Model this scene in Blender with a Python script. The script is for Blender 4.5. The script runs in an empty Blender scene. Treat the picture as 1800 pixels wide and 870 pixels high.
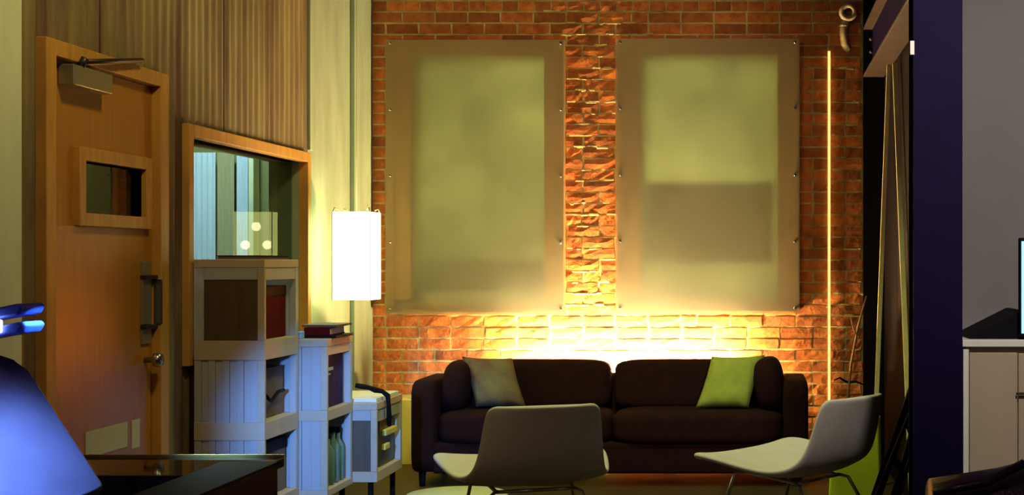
import bpy, bmesh, math, random
from mathutils import Vector, Matrix
R = random.Random(7)
SC = bpy.context.scene
COL = SC.collection
PI = math.pi

# ------------------------------------------------------------------ camera, world, light, exposure
H = 1.27          # camera height; camera stands at the origin, looking along +Y at the brick wall
F = 2500.0        # focal length in pixels of the 1800 px wide frame
U0, V0 = 1330.0, 460.0
cd = bpy.data.cameras.new('camera'); cam = bpy.data.objects.new('camera', cd); COL.objects.link(cam)
cd.sensor_fit = 'HORIZONTAL'; cd.sensor_width = 36.0; cd.lens = F / 1800 * 36
cd.shift_x = (900 - U0) / 1800; cd.shift_y = (V0 - 435) / 1800
cd.clip_start = 0.05
cam.location = (0, 0, H); cam.rotation_euler = (PI / 2, 0, 0)
SC.camera = cam
w = bpy.data.worlds.new('world'); SC.world = w; w.use_nodes = True
w.node_tree.nodes['Background'].inputs[0].default_value = (0.34, 0.20, 0.36, 1)
w.node_tree.nodes['Background'].inputs[1].default_value = 0.07
SC.view_settings.view_transform = 'Standard'; SC.view_settings.look = 'None'
SC.view_settings.exposure = 0.0; SC.view_settings.gamma = 1.0
SC.view_settings.use_curve_mapping = False

def lamp(name, kind, loc, energy, color, size=0.1, size_y=None, target=None, spot=None):
    l = bpy.data.lights.new(name, kind); l.energy = energy; l.color = color
    if kind == 'AREA':
        l.size = size
        if size_y: l.shape = 'RECTANGLE'; l.size_y = size_y
    else:
        l.shadow_soft_size = size
    if spot: l.spot_size = spot; l.spot_blend = 0.9
    o = bpy.data.objects.new(name, l); COL.objects.link(o); o.location = loc
    if target is not None:
        o.rotation_euler = (Vector(target) - Vector(loc)).to_track_quat('-Z', 'Y').to_euler()
    return o

# warm ceiling lamp of the room behind the camera
lamp('ceiling_lamp_light', 'SPOT', (-1.1, 4.3, 3.2), 80, (1.0, 0.80, 0.30), 0.12, target=(-2.43, 5.4, 1.7), spot=1.75)
lamp('brick_fill_spot', 'SPOT', (-0.85, 5.4, 3.25), 90, (1.0, 0.72, 0.30), 0.12, target=(-1.4, 8.93, 1.95), spot=1.3)  # added fill spot to brighten the upper brick wall
lamp('room_lamp_light', 'AREA', (-0.6, 1.2, 3.25), 8, (1.0, 0.62, 0.60), 0.6, target=(-0.9, 8.9, 1.0))
lamp('right_fill_spot', 'SPOT', (1.2, 3.8, 3.2), 330, (1.0, 0.90, 0.80), 0.15, target=(1.25, 7.2, 1.35), spot=1.2)  # added fill spot for the grey wall, cabinet and right chair
lamp('seating_lamp_light', 'SPOT', (-0.7, 6.5, 3.25), 230, (0.88, 1.0, 0.40), 0.15, target=(-0.7, 6.9, 0.0), spot=1.7)

def pt(u, v, Y):   # point at depth Y seen at pixel u, v
    return Vector(((u - U0) * Y / F, Y, H - (v - V0) * Y / F))
def X_(u, Y): return (u - U0) * Y / F
def Z_(v, Y): return H - (v - V0) * Y / F

# ------------------------------------------------------------------ materials
def mat(name, color, rough=0.6, metal=0.0, var=0.0, scale=8.0, stretch=(1, 1, 1), bump=0.0, bscale=60.0,
        spec=0.5, trans=0.0, rand=0.0, coat=0.0, color2=None, sheen=0.0):
    m = bpy.data.materials.new(name); m.use_nodes = True
    nt = m.node_tree; b = nt.nodes['Principled BSDF']
    b.inputs['Roughness'].default_value = rough; b.inputs['Metallic'].default_value = metal
    b.inputs['Specular IOR Level'].default_value = spec
    b.inputs['Coat Weight'].default_value = coat
    b.inputs['Sheen Weight'].default_value = sheen
    c = (*color, 1)
    b.inputs['Base Color'].default_value = c
    tc = nt.nodes.new('ShaderNodeTexCoord'); mp = nt.nodes.new('ShaderNodeMapping')
    mp.inputs['Scale'].default_value = stretch
    nt.links.new(tc.outputs['Object'], mp.inputs['Vector'])
    if rand:
        oi = nt.nodes.new('ShaderNodeObjectInfo')
        ad = nt.nodes.new('ShaderNodeVectorMath'); ad.operation = 'ADD'
        ml = nt.nodes.new('ShaderNodeVectorMath'); ml.operation = 'SCALE'
        cb = nt.nodes.new('ShaderNodeCombineXYZ')
        nt.links.new(oi.outputs['Random'], cb.inputs[0]); nt.links.new(oi.outputs['Random'], cb.inputs[2])
        nt.links.new(cb.outputs[0], ml.inputs[0]); ml.inputs['Scale'].default_value = 37.0
        nt.links.new(tc.outputs['Object'], ad.inputs[0]); nt.links.new(ml.outputs[0], ad.inputs[1])
        nt.links.new(ad.outputs[0], mp.inputs['Vector'])
    out = None
    if var:
        n = nt.nodes.new('ShaderNodeTexNoise'); n.inputs['Scale'].default_value = scale
        n.inputs['Detail'].default_value = 5; n.inputs['Roughness'].default_value = 0.65
        nt.links.new(mp.outputs[0], n.inputs['Vector'])
        cr = nt.nodes.new('ShaderNodeValToRGB')
        c2 = color2 if color2 else tuple(x * (1 - var) for x in color)
        cr.color_ramp.elements[0].color = (*c2, 1); cr.color_ramp.elements[0].position = 0.34
        cr.color_ramp.elements[1].color = c; cr.color_ramp.elements[1].position = 0.66
        nt.links.new(n.outputs['Fac'], cr.inputs[0]); out = cr.outputs[0]
    if rand:
        mx = nt.nodes.new('ShaderNodeHueSaturation')
        mr = nt.nodes.new('ShaderNodeMapRange')
        mr.inputs['To Min'].default_value = 1 - rand; mr.inputs['To Max'].default_value = 1 + rand
        nt.links.new(oi.outputs['Random'], mr.inputs['Value']); nt.links.new(mr.outputs[0], mx.inputs['Value'])
        if out: nt.links.new(out, mx.inputs['Color'])
        else: mx.inputs['Color'].default_value = c
        out = mx.outputs[0]
    if out: nt.links.new(out, b.inputs['Base Color'])
    if bump:
        n2 = nt.nodes.new('ShaderNodeTexNoise'); n2.inputs['Scale'].default_value = bscale
        n2.inputs['Detail'].default_value = 4
        nt.links.new(mp.outputs[0], n2.inputs['Vector'])
        bp = nt.nodes.new('ShaderNodeBump'); bp.inputs['Strength'].default_value = bump
        bp.inputs['Distance'].default_value = 0.01
        nt.links.new(n2.outputs['Fac'], bp.inputs['Height']); nt.links.new(bp.outputs[0], b.inputs['Normal'])
    if trans:     # thin sheet that lets diffuse light through
        o = nt.nodes['Material Output']; t = nt.nodes.new('ShaderNodeBsdfTranslucent')
        t.inputs[0].default_value = c
        if out: nt.links.new(out, t.inputs[0])
        ms = nt.nodes.new('ShaderNodeMixShader'); ms.inputs[0].default_value = trans
        nt.links.new(b.outputs[0], ms.inputs[1]); nt.links.new(t.outputs[0], ms.inputs[2])
        nt.links.new(ms.outputs[0], o.inputs['Surface'])
    return m

def emis(name, color, strength):
    m = bpy.data.materials.new(name); m.use_nodes = True
    nt = m.node_tree; nt.nodes.remove(nt.nodes['Principled BSDF'])
    e = nt.nodes.new('ShaderNodeEmission'); e.inputs[0].default_value = (*color, 1); e.inputs[1].default_value = strength
    nt.links.new(e.outputs[0], nt.nodes['Material Output'].inputs['Surface'])
    return m

def thin_lit_paper(name, color, strength, clear):
    m = emis(name, color, strength); nt = m.node_tree
    e = [n for n in nt.nodes if n.type == 'EMISSION'][0]
    t = nt.nodes.new('ShaderNodeBsdfTransparent'); ms = nt.nodes.new('ShaderNodeMixShader'); ms.inputs[0].default_value = clear
    nt.links.new(e.outputs[0], ms.inputs[1]); nt.links.new(t.outputs[0], ms.inputs[2])
    nt.links.new(ms.outputs[0], nt.nodes['Material Output'].inputs['Surface'])
    return m

def glass(name, tint=(0.8, 0.85, 0.8), rough=0.02, refl=(1, 1, 1)):
    m = bpy.data.materials.new(name); m.use_nodes = True
    nt = m.node_tree; nt.nodes.remove(nt.nodes['Principled BSDF'])
    t = nt.nodes.new('ShaderNodeBsdfTransparent'); t.inputs[0].default_value = (*tint, 1)
    g = nt.nodes.new('ShaderNodeBsdfGlossy'); g.inputs['Roughness'].default_value = rough; g.inputs['Color'].default_value = (*refl, 1)
    f = nt.nodes.new('ShaderNodeFresnel'); f.inputs[0].default_value = 1.5
    ms = nt.nodes.new('ShaderNodeMixShader')
    gm = nt.nodes.new('ShaderNodeNewGeometry'); mu = nt.nodes.new('ShaderNodeMath'); mu.operation = 'SUBTRACT'; mu.use_clamp = True
    nt.links.new(f.outputs[0], mu.inputs[0]); nt.links.new(gm.outputs['Backfacing'], mu.inputs[1])   # only the entering side mirrors
    nt.links.new(mu.outputs[0], ms.inputs[0]); nt.links.new(t.outputs[0], ms.inputs[1]); nt.links.new(g.outputs[0], ms.inputs[2])
    nt.links.new(ms.outputs[0], nt.nodes['Material Output'].inputs['Surface'])
    return m

def frosted(name):
    m = bpy.data.materials.new(name); m.use_nodes = True
    nt = m.node_tree; nt.nodes.remove(nt.nodes['Principled BSDF'])
    tc = nt.nodes.new('ShaderNodeTexCoord')
    n = nt.nodes.new('ShaderNodeTexNoise'); n.inputs['Scale'].default_value = 2.2; n.inputs['Detail'].default_value = 3
    nt.links.new(tc.outputs['Object'], n.inputs['Vector'])
    cr = nt.nodes.new('ShaderNodeValToRGB')
    cr.color_ramp.elements[0].color = (0.40, 0.40, 0.30, 1); cr.color_ramp.elements[0].position = 0.3
    cr.color_ramp.elements[1].color = (0.62, 0.62, 0.46, 1); cr.color_ramp.elements[1].position = 0.7
    nt.links.new(n.outputs['Fac'], cr.inputs[0])
    d = nt.nodes.new('ShaderNodeBsdfPrincipled'); d.inputs['Roughness'].default_value = 0.55
    nt.links.new(cr.outputs[0], d.inputs['Base Color'])
    r = nt.nodes.new('ShaderNodeBsdfRefraction'); r.inputs['Roughness'].default_value = 0.52; r.inputs['IOR'].default_value = 1.28
    r.inputs['Color'].default_value = (0.95, 0.93, 0.78, 1)
    ms = nt.nodes.new('ShaderNodeMixShader'); ms.inputs[0].default_value = 0.84
    nt.links.new(d.outputs[0], ms.inputs[1]); nt.links.new(r.outputs[0], ms.inputs[2])
    nt.links.new(ms.outputs[0], nt.nodes['Material Output'].inputs['Surface'])
    return m

M = dict(
    brick=mat('brick', (0.62, 0.20, 0.034), 0.85, var=0.5, scale=14, bump=0.6, bscale=45, rand=0.35, color2=(0.36, 0.085, 0.02)),
    mortar=mat('mortar', (0.74, 0.62, 0.26), 0.95, var=0.45, scale=9, bump=0.9, bscale=30),
    plaster=mat('plaster', (0.32, 0.39, 0.25), 0.85, var=0.28, scale=5, stretch=(1, 1, 0.25), bump=0.15, bscale=40),
    pale_plaster=mat('pale_plaster', (0.70, 0.76, 0.52), 0.85, var=0.15, scale=5, stretch=(1, 1, 0.3)),
    yellow_plaster=mat('yellow_plaster', (0.62, 0.58, 0.12), 0.85, var=0.15, scale=5),
    corr=mat('corrugated_sheet', (0.30, 0.25, 0.095), 0.62, var=0.65, scale=2.4, stretch=(1, 2.2, 0.22), bump=0.1, bscale=20, color2=(0.10, 0.05, 0.03)),
    pine=mat('orange_pine', (0.60, 0.30, 0.05), 0.5, var=0.25, scale=6, stretch=(1, 6, 0.6), bump=0.05),
    leaf=mat('door_veneer', (0.44, 0.175, 0.014), 0.35, var=0.18, scale=5, stretch=(1, 6, 0.5), bump=0.03),
    steel=mat('brushed_steel', (0.34, 0.32, 0.20), 0.4, 0.7),
    dark_metal=mat('dark_metal', (0.035, 0.025, 0.025), 0.45, 0.4),
    chrome=mat('chrome', (0.55, 0.52, 0.52), 0.22, 1.0),
    glass=glass('clear_glass', refl=(0.22, 0.21, 0.15)),
    darkglass=glass('grey_glass', (0.5, 0.52, 0.42), refl=(0.4, 0.4, 0.3)),
    frosted=frosted('frosted_acrylic'),
    navy=mat('navy_steel_paint', (0.008, 0.003, 0.030), 0.7, spec=0.08, var=0.2, scale=4),
    rust=mat('rusty_steel', (0.07, 0.04, 0.025), 0.6, 0.2, var=0.5, scale=9),
    dark_wood=mat('dark_stained_board', (0.005, 0.0025, 0.003), 0.85, spec=0.08, var=0.4, scale=5, stretch=(4, 4, 0.4)),
    sofa=mat('maroon_velvet', (0.018, 0.0035, 0.0028), 0.9, var=0.35, scale=20, bump=0.15, bscale=200, spec=0.15),
    pillow_lime=mat('lime_cushion_cloth', (0.30, 0.36, 0.045), 0.9, var=0.2, scale=14, bump=0.25, bscale=180),
    pillow_sage=mat('sage_cushion_cloth', (0.16, 0.15, 0.06), 0.9, var=0.6, scale=5, bump=0.25, bscale=180, color2=(0.12, 0.055, 0.03)),
    shell=mat('pale_shell_upholstery', (0.50, 0.46, 0.40), 0.75, var=0.08, scale=12, bump=0.08, bscale=250),
    floor=mat('brown_floor', (0.058, 0.040, 0.013), 0.45, var=0.4, scale=5, stretch=(1, 0.3, 1)),
    ply=mat('shelf_board', (0.46, 0.36, 0.24), 0.5, var=0.12, scale=8),
    poly=mat('twinwall_plastic', (0.62, 0.62, 0.60), 0.35, trans=0.45),
    polydark=mat('smoked_panel', (0.10, 0.06, 0.03), 0.4, var=0.3, scale=6, stretch=(5, 1, 0.3)),
    black=mat('black_lacquer', (0.005, 0.004, 0.006), 0.04),
    blackmatte=mat('black_matte', (0.0025, 0.002, 0.003), 0.7, spec=0.12),
    red=mat('dark_red_cover', (0.08, 0.006, 0.006), 0.9, spec=0.05),
    brown=mat('brown_card', (0.16, 0.095, 0.05), 0.7, var=0.3),
    paper=mat('paper', (0.62, 0.60, 0.44), 0.8, var=0.08, scale=20),
    inkblue=mat('navy_print', (0.012, 0.010, 0.08), 0.8, spec=0.1, var=0.7, scale=14, color2=(0.03, 0.025, 0.20)),
    bottlegreen=mat('dark_green_plastic', (0.035, 0.055, 0.035), 0.4),
    teal=mat('teal_liquid_plastic', (0.10, 0.20, 0.20), 0.3),
    violet=mat('violet_plastic', (0.14, 0.07, 0.55), 0.4),
    skyblue=mat('sky_blue_plastic', (0.20, 0.42, 0.85), 0.4),
    yellow=mat('yellow_plastic', (0.60, 0.50, 0.12), 0.5),
    white=mat('white_paint', (0.72, 0.70, 0.62), 0.5),
    leather=mat('purple_black_leather', (0.030, 0.012, 0.022), 0.32, bump=0.15, bscale=120),
    blueleather=mat('blue_vinyl', (0.10, 0.09, 0.26), 0.42, var=0.3, scale=3, bump=0.05, bscale=50),
    bluemetal=mat('blue_enamel', (0.04, 0.07, 0.42), 0.35),
    grey_wall=mat('grey_paint', (0.22, 0.20, 0.20), 0.85, var=0.08, scale=3, bump=0.05),
    cab=mat('beige_cabinet', (0.42, 0.33, 0.22), 0.55, var=0.08, scale=4),
    pale_wood=mat('pale_wood_pole', (0.80, 0.68, 0.32), 0.5, var=0.2, scale=6, stretch=(5, 5, 0.4)),
    twig=mat('dry_twig', (0.30, 0.17, 0.08), 0.85),
    glint_brass=mat('glint_brass', (0.85, 0.62, 0.16), 0.3, 0.9),
    lime=mat('lime_felt', (0.70, 0.80, 0.03), 0.8, var=0.12, scale=10),
    pouf=mat('pale_green_top', (0.55, 0.58, 0.34), 0.6),
    cream=mat('cream_enamel', (0.60, 0.46, 0.26), 0.5, var=0.5, scale=18),
    darkgreen=mat('dark_green_paint', (0.075, 0.09, 0.025), 0.8),
    curtain=mat('pale_blue_curtain', (0.42, 0.55, 0.62), 0.9),
    blind=mat('window_blind', (0.50, 0.46, 0.28), 0.9, trans=0.6),
    shade=mat('window_shade', (0.55, 0.55, 0.38), 0.9, trans=0.6, var=0.35, scale=2.0),
    olive=mat('olive_board', (0.30, 0.30, 0.16), 0.8),
    lantern_glow=thin_lit_paper('lit_lantern_paper', (0.92, 1.0, 0.42), 7.5, 0.25),
    bulb=emis('bulb_glow', (1.0, 0.97, 0.75), 70.0),
    tube_glow=emis('warm_tube_glow', (1.0, 0.70, 0.33), 1350.0),
    rope_glow=emis('rope_light_glow', (1.0, 0.58, 0.16), 1.6),
    screen=emis('pale_blue_screen', (0.35, 0.62, 1.0), 1.6),
    led=emis('blue_white_led', (0.55, 0.72, 1.0), 10.0),
)

# ------------------------------------------------------------------ mesh helpers
def box(bm, lo, hi, mtx=None):
    x0, y0, z0 = lo; x1, y1, z1 = hi
    vs = [bm.verts.new(Vector(p) if mtx is None else mtx @ Vector(p)) for p in
          ((x0, y0, z0), (x1, y0, z0), (x1, y1, z0), (x0, y1, z0), (x0, y0, z1), (x1, y0, z1), (x1, y1, z1), (x0, y1, z1))]
    for f in ((0, 3, 2, 1), (4, 5, 6, 7), (0, 1, 5, 4), (1, 2, 6, 5), (2, 3, 7, 6), (3, 0, 4, 7)):
        bm.faces.new([vs[i] for i in f])
    return vs

def prism(bm, pts_front, off):
    a = [bm.verts.new(p) for p in pts_front]; b = [bm.verts.new(Vector(p) + Vector(off)) for p in pts_front]
    n = len(a)
    bm.faces.new(a); bm.faces.new(b[::-1])
    for i in range(n): bm.faces.new((a[i], b[i], b[(i + 1) % n], a[(i + 1) % n]))

def tube(bm, pts, r, seg=8, caps=True):
    pts = [Vector(p) for p in pts]; rings = []
    rr = r if isinstance(r, (list, tuple)) else [r] * len(pts)
    up = None
    for i, p in enumerate(pts):
        d = (pts[min(i + 1, len(pts) - 1)] - pts[max(i - 1, 0)]).normalized()
        if up is None:
            up = d.orthogonal().normalized()
        else:
            up = (up - d * up.dot(d)).normalized()
        sd = d.cross(up)
        rings.append([bm.verts.new(p + (up * math.cos(2 * PI * k / seg) + sd * math.sin(2 * PI * k / seg)) * rr[i]) for k in range(seg)])
    for a, b in zip(rings, rings[1:]):
        for k in range(seg): bm.faces.new((a[k], a[(k + 1) % seg], b[(k + 1) % seg], b[k]))
    if caps:
        bm.faces.new(rings[0][::-1]); bm.faces.new(rings[-1])

def lathe(bm, prof, c=(0, 0, 0), seg=32):
    c = Vector(c); rings = []
    for r, z in prof:
        rings.append([bm.verts.new(c + Vector((r * math.cos(2 * PI * k / seg), r * math.sin(2 * PI * k / seg), z))) for k in range(seg)])
    for a, b in zip(rings, rings[1:]):
        for k in range(seg): bm.faces.new((a[k], a[(k + 1) % seg], b[(k + 1) % seg], b[k]))
    bm.faces.new(rings[0][::-1]); bm.faces.new(rings[-1])

def finish(name, bm, m, parent=None, smooth=False, bevel=0.0, seg=2):
    bmesh.ops.recalc_face_normals(bm, faces=bm.faces[:])
    if bevel:
        bmesh.ops.bevel(bm, geom=bm.edges[:], offset=bevel, segments=seg, affect='EDGES', profile=0.5, clamp_overlap=True)
    me = bpy.data.meshes.new(name); bm.to_mesh(me); bm.free()
    if smooth:
        for p in me.polygons: p.use_smooth = True
    me.materials.append(M[m] if isinstance(m, str) else m)
    o = bpy.data.objects.new(name, me); COL.objects.link(o)
    if parent is not None:
        o.parent = parent
        o.matrix_parent_inverse = Matrix.Translation(-parent.location) if parent.type == 'EMPTY' and parent.get('world') else Matrix()
    return o

def bx(name, lo, hi, m, parent=None, bevel=0.0, seg=2, smooth=False):
    bm = bmesh.new(); box(bm, lo, hi); return finish(name, bm, m, parent, smooth, bevel, seg)
def tb(name, pts, r, m, parent=None, seg=8):
    bm = bmesh.new(); tube(bm, pts, r, seg); return finish(name, bm, m, parent, True)

def tag(o, label, cat, group=None):
    o['label'] = label; o['category'] = cat
    if group: o['group'] = group
    return o
def thing(name, label, cat, loc=(0, 0, 0), rz=0.0, group=None, local=False):
    """an Empty at the base; children given in world coordinates unless local"""
    o = bpy.data.objects.new(name, None); COL.objects.link(o)
    o.location = loc; o.rotation_euler = (0, 0, rz); o.empty_display_size = 0.1
    if not local: o['world'] = 1
    return tag(o, label, cat, group)
def struct(o, label=None):
    o['kind'] = 'structure'
    if label: o['label'] = label
    return o

def puff(name, size, m, parent=None, mtx=None, power=4.0, n=10, edge=0.35, piping=False):
    """soft cushion: a box of the given size with rounded, bulging faces"""
    bm = bmesh.new()
    bmesh.ops.create_cube(bm, size=2.0)
    bmesh.ops.subdivide_edges(bm, edges=bm.edges[:], cuts=n, use_grid_fill=True)
    sx, sy, sz = (s / 2 for s in size)
    for v in bm.verts:
        x, y, z = v.co
        k = (abs(x) ** power + abs(y) ** power + abs(z) ** power) ** (1 / power)
        mx = max(abs(x), abs(y), abs(z))
        s = mx / k if k else 1
        v.co = Vector((x * s * sx, y * s * sy, z * s * sz))
        v.co *= 1.0
    if mtx is not None: bm.transform(mtx)
    return finish(name, bm, m, parent, True)

def pillow(name, w_, h_, t_, m, parent=None, mtx=None):
    n = 16; bm = bmesh.new(); g = {}
    for side in (1, -1):
        for i in range(n + 1):
            for j in range(n + 1):
                a = -1 + 2 * i / n; b = -1 + 2 * j / n
                edge = i in (0, n) or j in (0, n)
                if edge and side < 0: g[(side, i, j)] = g[(1, i, j)]; continue
                th = ((1 - a ** 4) * (1 - b ** 4)) ** 0.55
                pinch = 1 - 0.055 * ((1 - abs(b) ** 2.2) * abs(a) ** 3) ; pinch2 = 1 - 0.055 * ((1 - abs(a) ** 2.2) * abs(b) ** 3)
                wr = 0.006 * math.sin(9 * a + 4 * b) * th
                g[(side, i, j)] = bm.verts.new((a * w_ / 2 * pinch, side * (t_ / 2 * th + wr), b * h_ / 2 * pinch2))
    for side in (1, -1):
        for i in range(n):
            for j in range(n):
                q = [g[(side, i, j)], g[(side, i + 1, j)], g[(side, i + 1, j + 1)], g[(side, i, j + 1)]]
                bm.faces.new(q if side < 0 else q[::-1])
    if mtx is not None: bm.transform(mtx)
    return finish(name, bm, m, parent, True)

# ================================================================== THE ROOM
YB = 8.93                    # front of the brick wall
XL = -2.43                   # left wall plane
S = F / YB
def wx(u): return (u - U0) / S
def wz(v): return H - (v - V0) / S

bm = bmesh.new(); box(bm, (-3.2, -1.0, -0.10), (4.0, 9.4, 0.0))
struct(finish('floor', bm, 'floor'), 'brown floor catching yellow and green light')

# ---- back wall: mortar body with two window recesses, bricks set proud of it
XR = wx(1517)
ZT = 3.30
panels = [(683, 997, 73, 552), (1084, 1405, 71, 550)]
P = [(wx(a), wx(b), wz(d), wz(c)) for a, b, c, d in panels]          # x0,x1,z0,z1 of the panels
REC = [(x0 + 0.155, x1 - 0.135, z0 + 0.085, z1 - 0.095) for x0, x1, z0, z1 in P]
YM = YB + 0.0045
bm = bmesh.new()
xs = sorted([XL - 0.1, XR] + [r[0] for r in REC] + [r[1] for r in REC])
zr0, zr1 = REC[0][2], REC[0][3]
for i in range(5):
    if i in (1, 3):
        r = REC[0] if i == 1 else REC[1]
        box(bm, (xs[i], YM, 0), (xs[i + 1], YM + 0.30, r[2])); box(bm, (xs[i], YM, r[3]), (xs[i + 1], YM + 0.30, ZT))
    else:
        box(bm, (xs[i], YM, 0), (xs[i + 1], YM + 0.30, ZT))
wall_back = struct(finish('wall_back', bm, 'mortar'), 'old brick wall lit warmly from behind the sofa')

def brick_mesh(L, seed, h=0.0595, rough=0.003):
    r = random.Random(seed); bm = bmesh.new(); nx = 4; nz = 2
    fr = [[bm.verts.new((-L / 2 + L * i / nx + r.uniform(-1, 1) * rough * 0.7, r.uniform(-1, 1) * rough - (0 if (i in (0, nx) or j in (0, nz)) else 0.003),
                         -h / 2 + h * j / nz + r.uniform(-1, 1) * rough * 0.7)) for j in range(nz + 1)] for i in range(nx + 1)]
    bk = [bm.verts.new(p) for p in ((-L / 2, 0.05, -h / 2), (L / 2, 0.05, -h / 2), (L / 2, 0.05, h / 2), (-L / 2, 0.05, h / 2))]
    for i in range(nx):
        for j in range(nz): bm.faces.new((fr[i][j], fr[i + 1][j], fr[i + 1][j + 1], fr[i][j + 1]))
    bm.faces.new([bk[0], bk[1]] + [fr[i][0] for i in range(nx, -1, -1)])
    bm.faces.new([bk[2], bk[3]] + [fr[i][nz] for i in range(nx + 1)])
    bm.faces.new([bk[3], bk[0]] + [fr[0][j] for j in range(nz + 1)])
    bm.faces.new([bk[1], bk[2]] + [fr[nx][j] for j in range(nz, -1, -1)])
    bmesh.ops.recalc_face_normals(bm, faces=bm.faces[:])
    return bm
_cache = {}
def brick_data(L, var, rough):
    k = (round(L, 3), var, rough)
    if k not in _cache:
        b = brick_mesh(k[0], hash(k) % 99991 if False else int(k[0] * 1000) * 31 + var * 7 + int(rough * 1e4), rough=rough)
        me = bpy.data.meshes.new('brick'); b.to_mesh(me); b.free(); me.materials.append(M['brick']); _cache[k] = me
    return _cache[k]

BL, CH, J = 0.206, 0.0707, 0.0122
def cuts(x0, x1, xa, xb):     # part of [x0,x1] outside [xa,xb]
    if x1 <= xa or x0 >= xb: return [(x0, x1)]
    o = []
    if x0 < xa: o.append((x0, xa))
    if x1 > xb: o.append((xb, x1))
    return o
allb = []
z = wz(40.7) - 40 * CH
row = 0
while z < ZT - 0.05:
    z0, z1 = z, z + CH; zc = z + CH / 2
    if z0 > 0.0:
        x = XL - (0.0 if row % 2 == 0 else BL / 2) + R.uniform(-0.006, 0.006)
        hdr = row in (41, 22, 33)     # a header course here and there
        while x < XR:
            L = BL / 2 if (hdr or R.random() < 0.10) else BL
            segs = [(max(x, XL + 0.002), min(x + L, XR))]
            for (rx0, rx1, rz0, rz1) in REC:
                if z1 > rz0 and z0 < rz1: segs = [q for s_ in segs for q in cuts(s_[0], s_[1], rx0, rx1)]
            for a, b in segs:
                if b - a > 0.03 and (z0 > 0.38 or a > -1.0): allb.append((a, b, zc))
            x += L
    z += CH; row += 1
def vis(a, b, zc):
    if zc > 2.96 or zc < 0.60: return 0
    L = b - a; hid = 0
    for x0, x1, z0, z1 in P:
        if z0 < zc < z1: hid += max(0, min(b, x1) - max(a, x0))
    return max(0, L - hid)
allb.sort(key=lambda t: -vis(*t))
rest = bmesh.new()
for n_, (a, b, zc) in enumerate(allb):
    L = b - a - J; xc = (a + b) / 2
    # coarse weathered brick between, below and right of the panels; the left edge was rebuilt neatly
    worn = (P[0][1] < xc < P[1][0]) or xc > wx(1440) or (zc < P[0][2] and xc > wx(740)) or (zc > P[0][3] and wx(960) < xc < wx(1180))
    rough = 0.0042 if worn else 0.0025
    yo = YB + (R.uniform(-0.008, 0.0005) if worn else R.uniform(-0.0025, 0.0015))
    if n_ < 300 and vis(a, b, zc) > 0.004:
        me = brick_data(round(L / 0.012) * 0.012 if abs(L - (BL - J)) > 0.004 else BL - J, R.randrange(9), rough)
        o = bpy.data.objects.new('brick', me); COL.objects.link(o); o.parent = wall_back
        o.location = (xc, yo, zc); o.rotation_euler = (R.uniform(-.012, .012) * worn, R.uniform(-.008, .008) * (1 + worn), R.uniform(-.008, .008) * worn)
    else:
        t = brick_mesh(L, n_, rough=rough); t.transform(Matrix.Translation((xc, yo, zc)))
        tmp = bpy.data.meshes.new('t'); t.to_mesh(tmp); t.free(); rest.from_mesh(tmp); bpy.data.meshes.remove(tmp)
o = finish('remaining_bricks', rest, 'brick', wall_back); o['kind'] = 'stuff'
# mortar squeezed out between the worn bricks
mb = bmesh.new()
for k in range(150):
    zone = R.random()
    if zone < 0.5: xx = R.uniform(P[0][1] + .01, P[1][0] - .01); zz = wz(R.uniform(80, 545))
    elif zone < 0.8: xx = R.uniform(wx(1465), XR - .02); zz = wz(R.uniform(90, 640))
    else: xx = R.uniform(wx(950), wx(1170)); zz = wz(R.uniform(15, 70))
    zz = wz(40.7) + round((zz - wz(40.7)) / CH) * CH + R.uniform(-.006, .006)
    s_ = R.uniform(0.008, 0.016); l_ = R.uniform(0.010, 0.05)
    box(mb, (xx - l_, YB - R.uniform(.003, .008), zz - s_ * .45), (xx + l_, YB + 0.02, zz + s_ * .45))
bmesh.ops.bevel(mb, geom=mb.edges[:], offset=0.003, segments=1, affect='EDGES')
o = finish('mortar_lumps', mb, 'mortar', wall_back); o['kind'] = 'stuff'
# plastered foot of the brick wall
struct(bx('baseboard_back', (XL, YB - 0.025, 0), (-1.0, YB + 0.02, 0.405), 'yellow_plaster', bevel=0.004), 'plain plastered foot of the brick wall')

# windows behind the frosted panels
for i, (x0, x1, z0, z1) in enumerate(REC):
    e = bpy.data.objects.new('window_%d' % (i + 3), None); COL.objects.link(e); e.location = (0, 0, 0); e['kind'] = 'structure'
    e['label'] = 'window opening behind the %s frosted panel' % ('left' if i == 0 else 'right')
    bx('window_shade', (x0 - .02, YB + 0.20, z0 - .02), (x1 + .02, YB + 0.21, z1 + .02), 'shade', e)
    va, vb_ = ((462, 530), (322, 462))[i]      # unseen sheet added to give the panel its soft shadow
    bx('window_blind', (x0 + .03, YB + 0.150, wz(vb_)), (x1 - .03, YB + 0.160, wz(va)), 'blind', e)
    bx('shadow_sheet_edge', (x0 + .03, YB + 0.146, wz(va) - .012), (x1 - .03, YB + 0.164, wz(va) + .012), 'blind', e)
    bx('window_frame', (x0 - .02, YB + 0.14, z0 - .02), (x1 + .02, YB + 0.20, z0 + .05), 'white', e)

lamp('street_light', 'AREA', (-1.0, 11.2, 2.4), 215, (0.98, 1.0, 0.60), 1.2, target=(-0.6, 9.2, 1.6))

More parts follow.
